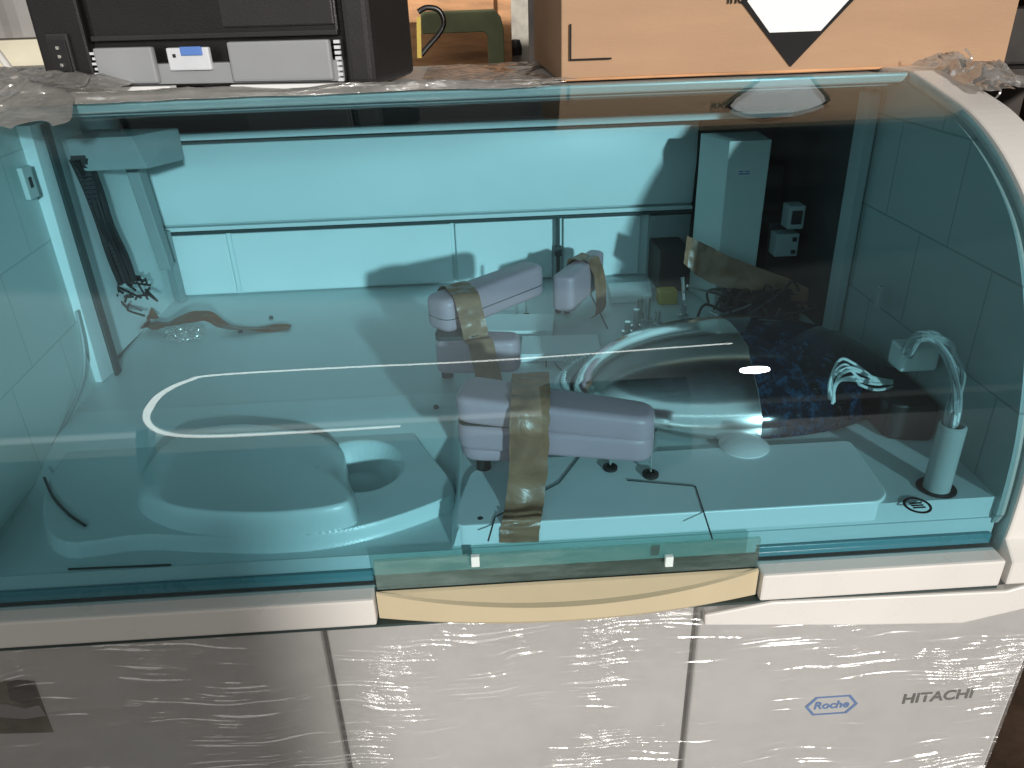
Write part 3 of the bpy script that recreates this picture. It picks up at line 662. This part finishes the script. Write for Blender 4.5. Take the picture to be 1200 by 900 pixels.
# ================================================================== STRETCH FILM
def wr(x, z):
    g = math.exp(-((z + .175 - .03 * math.sin(x * 5)) / .065) ** 2)
    r = abs(noise.noise(V((x * 7, z * 48, 1.3)))) + .5 * abs(noise.noise(V((x * 22, z * 110, 4.1))))
    return -.0012 - (.0006 + .0012 * g) * (1 - min(1, r * 1.7)) 
def ffn(u, v):
    x = -.60 + 1.166 * u; z = -.50 + (.50 - .094) * v
    if x > P1 + .02: z = -.50 + (.50 - .118) * v
    return V((x, .5645 + wr(x, z), z)), V((0, -1, 0))
tag(obj('stretch_film', sheet(ffn, 420, 150, .0004), 'film', None, smooth=True, loc=(0, .566, -.5)), 'clear stretch film wrapped tight and wrinkled across the white front panels', 'stretch film')
def crumple(cx, cy, cz, lx, ly, hz, seed, edge=.0, nu=110, nv=80, slope=None):
    def fn(u, v):
        x = cx + (u - .5) * lx; y = cy + (v - .5) * ly
        x += lx * (.16 * noise.noise(V((u * 3, v * 3, seed))) + .07 * noise.noise(V((u * 11, v * 11, seed)))); y += ly * (.14 * noise.noise(V((u * 3, v * 3, seed + 5))) + .06 * noise.noise(V((u * 13, v * 13, seed + 5))))
        r = 0; a = 1; f = 9
        for k in range(4): r += a * (1 - abs(noise.noise(V((x * f, y * f, seed + k))) * 2)); a *= .5; f *= 2.1
        fall = min(1, min(u, 1 - u, v, 1 - v) * 6)
        z = cz + hz * max(0, r / 1.9) * (.25 + .75 * fall)
        if slope: z += slope(x, y)
        return V((x, y, z)), V((0, 0, 1))
    return sheet(fn, nu, nv, .0004)
def gz(y):  # height of the glass at depth y
    if y > .913: return .3605
    for p, q in zip(PS, PS[1:]):
        if p.x <= y <= q.x and q.x > .58: return p.y + (q.y - p.y) * (y - p.x) / (q.x - p.x + 1e-9) + .0045
    return .15
tag(obj('film_scrap', crumple(-.60, 1.05, .004, .36, .46, .026, 3, slope=lambda x, y: gz(y)), 'filmx', None, smooth=True, loc=(-.55, 1.08, .36)), 'heap of crumpled clear film over the left top corner beside the black printer', 'stretch film')
tag(obj('film_scrap', crumple(-.22, .925, .002, .62, .055, .010, 7, nu=160, nv=30, slope=lambda x, y: gz(y)), 'filmx', None, smooth=True, loc=(-.2, .925, .36)), 'thin ruffled film strip along the top rim below the black printer', 'stretch film')
tag(obj('film_scrap', crumple(.02, 1.15, .3565, .16, .34, .006, 12, nu=70, nv=90), 'filmx', None, smooth=True, loc=(.02, 1.15, .36)), 'flat wrinkled film on the machine top between printer and cardboard box', 'stretch film')
tag(obj('film_scrap', crumple(.575, .99, .345, .075, .34, .035, 21, nu=50, nv=110), 'filmx', None, smooth=True, loc=(.575, 1.0, .35)), 'torn crumpled film hanging off the right top corner under the cardboard box', 'stretch film')
# torn strands
ts = bmesh.new(); random.seed(12)
for (px, py) in [(1126, 82), (1133, 100), (1160, 120), (1118, 92)]:
    p = Yp(px, py, .90)
    tube([p + V((-.02, 0, -.012)), p, p + V((.006, -.005, .012)), p + V((.002, .004, .022))], .0012, 5, ts)
tag(obj('film_strands', ts, 'filmx', None, smooth=True, loc=(.56, .9, .34)), 'thin curled strands of torn film at the right end frame below the cardboard box', 'stretch film')

# ================================================================== PRINTER
pa = V((-.540, 1.085, .357)); pbv = V((-.112, .992, .357)); ex = (pbv - pa); W = ex.length; ex.normalize(); ey = V((-ex.y, ex.x, 0))
Pn = tag(empty('printer', tuple(pa + ex * W / 2 + ey * .17)), 'black office printer standing on the machine top with grey tray and blue latch', 'printer')
def lb(u0, v0, z0, u1, v1, z1, w=.0, seg=2, bm=None):
    t = box((u0, v0, z0), (u1, v1, z1), w, seg)
    for v in t.verts: c_ = v.co.copy(); v.co = V((pa.x, pa.y, pa.z)) + ex * c_.x + ey * c_.y + V((0, 0, c_.z))
    return add(bm, t) if bm else t
Bz = .20
hs = obj('housing', lb(.004, .012, .008, W - .014, .165, Bz, .006), 'printer', Pn)
obj('side_cover', lb(W - .036, -.002, .003, W, .17, Bz + .002, .009, 3), 'printer2', Pn)
obj('side_cover', lb(-.004, -.002, .01, .066, .168, Bz + .002, .004), 'printer', Pn)
obj('rear_cover', lb(.072, .004, .060, W - .042, .02, .19, .003), 'printer', Pn)
obj('cover_lip', lb(.072, -.001, .061, W - .042, .010, .067, .001), 'printer2', Pn)
obj('duplex_panel', lb(.25, .001, .072, W - .045, .006, .18, .002), 'printer2', Pn)
so = obj('power_socket', lb(.012, -.006, .022, .044, .0, .072, .003), 'printer2', Pn)
obj('socket_recess', lb(.016, -.0075, .027, .040, -.0055, .064, .001), 'black', so)
for k in range(3): obj('socket_pin', lb(.026, -.0095, .033 + k * .010, .030, -.007, .037 + k * .010, .0005), 'steel', so)
tr = obj('paper_tray', lb(.078, -.004, .010, W - .044, .02, .034, .002), 'pgrey', Pn)
obj('tray_cover', lb(.078, -.012, .012, .158, -.003, .054, .003), 'pgrey', tr)
obj('tray_cover', lb(.258, -.012, .012, W - .050, -.003, .057, .003), 'pgrey', tr)
lt = obj('latch_plate', lb(.176, -.010, .026, .232, -.003, .052, .002), 'plight', tr)
obj('latch', lb(.196, -.0125, .043, .224, -.009, .053, .001), 'pblue', lt); obj('latch_hole', lb(.184, -.0108, .041, .188, -.0095, .045), 'black', lt)
obj('paper_stack', lb(.076, -.006, .002, .168, .01, .008, .001), 'label', tr); obj('paper_stack', lb(.250, -.006, .002, W - .046, .01, .008, .001), 'label', tr)
cg = bmesh.new()
for k in range(7): lb(.068 + (k % 2) * .002, -.005, .010 + k * .006, .079, .0, .013 + k * .006, bm=cg)
obj('gear_teeth', cg, 'plight', tr)
cg = bmesh.new()
for k in range(9): lb(W - .047, -.004, .004 + k * .006, W - .040, .0, .0077 + k * .006, bm=cg)
obj('vent_rack', cg, 'plight', tr)

# ================================================================== CARDBOARD BOX
ca = V((.111, .980, .358)); cbv = V((.664, .985, .358)); fx = (cbv - ca); Wc = fx.length; fx.normalize(); fy = V((-fx.y, fx.x, 0))
def lc(t):
    for v in t.verts: c_ = v.co.copy(); v.co = ca + fx * c_.x + fy * c_.y + V((0, 0, c_.z))
    return t
Cb = tag(empty('cardboard_box', tuple(ca + fx * Wc / 2 + fy * .2)), 'large brown cardboard box with black and white diamond mark standing on the machine top', 'box')
t = box((0, 0, 0), (Wc, .36, .20), .0025, 2); bmesh.ops.subdivide_edges(t, edges=t.edges[:], cuts=3, use_grid_fill=True)
for v in t.verts: v.co += V((0, .004 * noise.noise(v.co * 5), .002 * noise.noise(v.co * 7)))
bd = obj('carton', lc(t), 'card', Cb)
obj('flap_edge', lc(box((.004, -.0022, .001), (Wc - .006, .006, .004), .0008)), 'wood', Cb)
pt = Yp(925, 78, ca.y - .03); 
def boxuv(px, py):  # point on the box front face
    r = ray(px, py); c0 = V((0, 0, H)); tt = (ca - c0).dot(fy) / r.dot(fy); p = c0 + r * tt
    return (p - ca).dot(fx), (p - ca).z
tu, tz = boxuv(925, 78); lu, lz = boxuv(868, 3); ru, rz = boxuv(1000, 2)
hw = (ru - lu) / 2 + .001; cz = (lz + rz) / 2 + .003; cu_ = (ru + lu) / 2
hh = cz - tz
dm = obj('diamond_mark', lc(prism([(cu_, cz - hh), (cu_ + hw, cz), (cu_, cz + hh), (cu_ - hw, cz)], -.0045, -.003, axis='y')), 'ink', Cb)
k = .50; iw = hw * .90
obj('diamond_field', lc(prism([(cu_ - iw * .5, cz - hh * .47), (cu_ + iw * .5, cz - hh * .47), (cu_ + iw, cz), (cu_ + iw * .5, cz + hh * .47), (cu_ - iw * .5, cz + hh * .47), (cu_ - iw, cz)], -.0052, -.0044, axis='y')), 'label', dm)
u0, z0 = boxuv(668, 70); u1, z1 = boxuv(716, 70); u2, z2 = boxuv(668, 28)
t = box((u0, -.0042, z0 - .001), (u1, -.0034, z0 + .001)); box((u0 - .001, -.0042, z0 - .001), (u0 + .001, -.0034, z2), bm=t)
obj('corner_mark', lc(t), 'ink', Cb)
u0, z0 = boxuv(862, -2); t = text_bm('ino', .018, (u0, -.0038, z0), (1, 0, 0), (0, 0, 1), .0003); obj('box_lettering', lc(t), 'ink', Cb)

# ================================================================== BACKGROUND
# crate behind
def pb(px0, px1, y): return Yp(px0, 40, y).x, Yp(px1, 40, y).x
x0, x1 = pb(470, 590, 2.0)
cr = tag(empty('wooden_crate', ((x0 + x1) / 2, 2.1, -.9)), 'orange-brown plywood crate standing behind the analyzer, between printer and box', 'crate')
obj('crate_panel', box((x0 - .1, 2.03, -.9), (x1, 2.6, .75), .004), 'wood', cr)
obj('wood_batten', box((x1 - .012, 2.005, -.9), (x1 + .02, 2.03, .75), .003), 'wood', cr)
# green steel frame in front of it
gxo = Yp(590, 40, 1.9).x; gxi = Yp(572, 60, 1.9).x; zt = Yp(540, 12, 1.9).z; zi = Yp(540, 38, 1.9).z; gl_ = Yp(495, 40, 1.9).x; gil = Yp(512, 50, 1.9).x
outer = rpoly([(gl_ - .02, -.9), (gxo, -.9), (gxo, zt), (gl_ - .02, zt)], .045, 8)
gf = bmesh.new()
op = [(gxo, -.90)] + [(gxo, zt - .04)] + [(gxo - .006, zt - .015), (gxo - .02, zt)] + [(gl_, zt), (gl_, zi)] + [(gxi - .008, zi), (gxi, zi - .008), (gxi, -.9)]
obj_gf = tag(obj('green_frame', prism(op, 1.88, 1.93, .002, axis='y'), 'green', None, loc=((gl_ + gxo) / 2, 1.9, -.9)), 'olive green bent steel frame in front of the plywood crate', 'frame')
x0, x1 = pb(594, 614, 2.0)
pw = tag(empty('white_post', ((x0 + x1) / 2, 2.3, -.9)), 'dirty white post behind the machine beside the cardboard box', 'post')
obj('post_body', box((x0, 2.25, -.9), (x1 + .03, 2.31, .8), .004), 'dirtyw', pw)
q = Yp(604, 56, 2.2); obj('post_bolt', lathe([(0, q.z - .02), (.018, q.z - .02), (.02, q.z), (.014, q.z + .018), (0, q.z + .02)], (q.x, 2.23), 20), 'black', pw)
# lashing hook with yellow strap
hk = tag(empty('lashing_hook', tuple(Yp(495, 72, 1.36))), 'bent steel hook with a yellow strap beside the printer on the machine top', 'hook')
t = tube([Yp(*p, 1.40) for p in [(490, 14), (500, 9), (514, 12), (520, 26), (514, 40), (502, 54), (494, 64)]], .0045, 10); obj('hook_bend', t, 'darksteel', hk, smooth=True)
t = hull8([Yp(489, 68, 1.37), Yp(494, 68, 1.37), Yp(494, 68, 1.39), Yp(489, 68, 1.39), Yp(488, 20, 1.37), Yp(493, 20, 1.37), Yp(493, 20, 1.39), Yp(488, 20, 1.39)]); obj('yellow_strap', t, 'yellow', hk)
# left: corrugated sheet, cream beam, navy container, white pipe
cw = bmesh.new(); pts = []
xa, xb = Yp(-60, 20, 2.4).x, Yp(130, 20, 2.4).x; zc = Yp(30, 44, 2.4).z
nC = 48
for i in range(nC + 1): pts.append((xa - .4 + (xb + .9 - xa) * i / nC, 2.4 + (.012 if (i // 2) % 2 else 0)))
t = bmesh.new(); lo = [t.verts.new((p[0], p[1], zc)) for p in pts]; hi = [t.verts.new((p[0], p[1], 1.2)) for p in pts]; lo2 = [t.verts.new((p[0], p[1] + .004, zc)) for p in pts]; hi2 = [t.verts.new((p[0], p[1] + .004, 1.2)) for p in pts]
for i in range(nC):
    t.faces.new((lo[i], lo[i + 1], hi[i + 1], hi[i])); t.faces.new((lo2[i], hi2[i], hi2[i + 1], lo2[i + 1])); t.faces.new((lo[i], lo2[i], lo2[i + 1], lo[i + 1])); t.faces.new((hi[i], hi[i + 1], hi2[i + 1], hi2[i]))
t.faces.new((lo[0], hi[0], hi2[0], lo2[0])); t.faces.new((lo[-1], lo2[-1], hi2[-1], hi[-1]))
cwo = tag(empty('corrugated_wall', ((xa + xb) / 2, 2.4, zc)), 'grey corrugated metal wall at the far left behind the printer', 'wall')
obj('corrugated_sheet', t, 'corr', cwo)
zb0 = Yp(40, 80, 2.38).z
obj('cream_beam', box((xa - .4, 2.36, zb0), (xb + .5, 2.398, zc - .004), .004), 'cream', cwo)
tag(obj('blue_container', box((xa - .3, 2.2, -.9), (xb + .1, 2.34, zb0 + .01), .01), 'navy', None, loc=((xa + xb) / 2, 2.27, -.9)), 'dark blue container edge behind the crumpled film at far left', 'container')
tag(obj('white_pipe', tube([Yp(-12, 50, 1.9), Yp(8, 76, 1.85), Yp(34, 118, 1.8)], .008, 10, sm=3), 'rim', None, smooth=True, loc=tuple(Yp(26, 100, 1.8))), 'thin white pipe leaning at the far left edge', 'pipe')
# right: dark stacked clutter
jt = tag(empty('storage_rack', (1.35, 2.0, -.9)), 'dark brown storage rack at the right behind the machine', 'rack')
for (x0, x1, y0, z0, z1) in [(.95, 1.0, 1.7, -.9, .8), (1.5, 1.55, 1.7, -.9, .8), (2.1, 2.15, 1.7, -.9, .8)]: obj('rack_post', box((x0, y0, z0), (x1, y0 + .05, z1), .004), 'brown', jt)
for z in (-.35, .0, .25, .5): obj('rack_shelf', box((.95, 1.72, z), (2.2, 2.3, z + .03), .003), 'junk', jt)
random.seed(4)
for z in (-.32, .03, .28):
    x = 1.02
    while x < 2.0:
        w_ = random.uniform(.08, .2); h_ = random.uniform(.08, .19)
        tag(obj('stored_carton', box((x, 1.78, z + .003), (x + w_, 2.1, z + h_), .006, rz=random.uniform(-.06, .06)), random.choice(['junk', 'brown', 'black']), None, loc=(x + w_ / 2, 1.94, z)), 'dark carton on the storage rack at the right edge', 'carton', 'dark cartons on the storage rack'); x += w_ + .03
obj_w = tag(obj('back_boards', box((-.9, 2.75, -.9), (3.0, 2.8, 1.6)), 'junk', None, loc=(1, 2.78, -.9)), kind='structure')
gm = bmesh.new(); bmesh.ops.create_grid(gm, x_segments=20, y_segments=20, size=14); bmesh.ops.translate(gm, verts=gm.verts, vec=(0, 2, -.9))
tag(obj('ground', gm, 'brown', None), kind='structure')

# ================================================================== ADDED UNSEEN BLOCKER BEHIND THE CAMERA (shades the lower left of the machine)
sc = tag(empty('shade_blocker', (.78, -3.4, -.9)), 'added unseen plywood blocker behind the viewer, shading the lower left of the machine', 'crate')
obj('blocker_body', box((.36, -3.7, -.88), (1.21, -3.2, .93), .004), 'wood', sc)
for x_ in (.36, 1.13): obj('wood_batten', box((x_, -3.198, -.88), (x_ + .08, -3.175, .932), .003), 'wood', sc)

# added unseen glowing tube that makes the bright loop mirrored in the curved glass
m_, nt_, out_ = nodes('loop_glow'); em_ = N(nt_, 'ShaderNodeEmission'); em_.inputs[0].default_value = (1, .93, .85, 1); em_.inputs[1].default_value = 9.0; nt_.links.new(em_.outputs[0], out_.inputs[0]); M['glow'] = m_
loop_root = tag(empty('reflection_loop', (-2.0, -3.5, -.9)), 'added bent glowing tube behind the viewer for the loop reflected in the glass', 'reflected loop')
obj('loop_tube', tube([(-.55, -3.5, .07), (-1.2, -3.5, .06), (-1.75, -3.5, .08), (-2.0, -3.5, .22), (-2.10, -3.5, .55), (-2.10, -3.5, 1.0), (-2.05, -3.5, 1.35), (-1.93, -3.5, 1.62), (-1.75, -3.5, 1.74), (-.9, -3.5, 1.76), (.2, -3.5, 1.76), (1.7, -3.5, 1.9)], .03, 10, rs=lambda t: .020 + .012 * math.sin(t * 9) ** 2 if t < .45 else .028 - .008 * t), 'glow', loop_root, smooth=True)
obj('loop_foot', box((-2.14, -3.55, -.9), (-2.06, -3.45, .3), .005), 'darksteel', loop_root)

# ================================================================== LIGHT
W_ = bpy.data.worlds.new('World'); S.world = W_; W_.use_nodes = True; nt = W_.node_tree; nt.nodes.clear(); L = nt.links.new
wo = N(nt, 'ShaderNodeOutputWorld'); bg = N(nt, 'ShaderNodeBackground'); L(bg.outputs[0], wo.inputs[0])
tc = N(nt, 'ShaderNodeTexCoord'); sp_ = N(nt, 'ShaderNodeSeparateXYZ'); L(tc.outputs['Generated'], sp_.inputs[0])
rp = N(nt, 'ShaderNodeValToRGB'); e = rp.color_ramp.elements; e[0].position = .40; e[0].color = (.50, .40, .30, 1); e[1].position = .5; e[1].color = (.95, .80, .66, 1)
x = e.new(.503); x.color = (2.6, 2.5, 2.3, 1); x = e.new(.512); x.color = (2.6, 2.5, 2.3, 1); x = e.new(.518); x.color = (.7, .7, .68, 1); x = e.new(.56); x.color = (1.0, 1.02, .98, 1); x = e.new(.845); x.color = (1.15, 1.15, 1.10, 1); x = e.new(.865); x.color = (.26, .26, .26, 1); x = e.new(.93); x.color = (.16, .16, .16, 1); x = e.new(1.0); x.color = (.10, .10, .11, 1)
mr = N(nt, 'ShaderNodeMapRange'); mr.inputs['From Min'].default_value = -1; mr.inputs['From Max'].default_value = 1; L(sp_.outputs[2], mr.inputs[0]); L(mr.outputs[0], rp.inputs[0])
mf = N(nt, 'ShaderNodeMapRange'); mf.inputs['From Min'].default_value = -.35; mf.inputs['From Max'].default_value = .15; mf.inputs['To Min'].default_value = 1.0; mf.inputs['To Max'].default_value = .13; L(sp_.outputs[1], mf.inputs[0])
mxr = N(nt, 'ShaderNodeMapRange'); mxr.interpolation_type = 'SMOOTHSTEP'; mxr.inputs['From Min'].default_value = .12; mxr.inputs['From Max'].default_value = .30; mxr.inputs['To Min'].default_value = 1.0; mxr.inputs['To Max'].default_value = .16; L(sp_.outputs[0], mxr.inputs[0])
mfx = N(nt, 'ShaderNodeMath', operation='MULTIPLY'); L(mf.outputs[0], mfx.inputs[0]); L(mxr.outputs[0], mfx.inputs[1])
mfm = N(nt, 'ShaderNodeMath', operation='MAXIMUM'); L(mfx.outputs[0], mfm.inputs[0]); mfm.inputs[1].default_value = .11
mm_ = N(nt, 'ShaderNodeMath', operation='MULTIPLY'); L(mfm.outputs[0], mm_.inputs[0]); mm_.inputs[1].default_value = .74
L(rp.outputs[0], bg.inputs[0]); L(mm_.outputs[0], bg.inputs[1])
sl = bpy.data.lights.new('sun', 'SUN'); sl.energy = 3.9; sl.angle = math.radians(2.0); sl.color = (1, .95, .89)
so_ = bpy.data.objects.new('sun', sl); COL.objects.link(so_); so_.rotation_euler = V((-.37, 1, -.23)).to_track_quat('-Z', 'Y').to_euler()

# ================================================================== CAMERA
cam = bpy.data.cameras.new('camera'); co = bpy.data.objects.new('camera', cam); COL.objects.link(co); S.camera = co
cam.sensor_width = 36; cam.lens = FPX * 36 / 1200; cam.clip_start = .02; cam.clip_end = 100
# rows of the world->camera rotation are image right, image up, minus forward
r = V((XR.x, DEP.x, UPV.x)); u = V((XR.y, DEP.y, UPV.y)); f = V((XR.z, DEP.z, UPV.z))
Mx = Matrix((r, u, -f)).transposed().to_4x4(); Mx.translation = (0, 0, H); co.matrix_world = Mx
S.render.engine = 'CYCLES'; S.cycles.transparent_max_bounces = 24; S.cycles.max_bounces = 10
S.view_settings.view_transform = 'Standard'; S.view_settings.look = 'None'; S.view_settings.exposure = -0.08
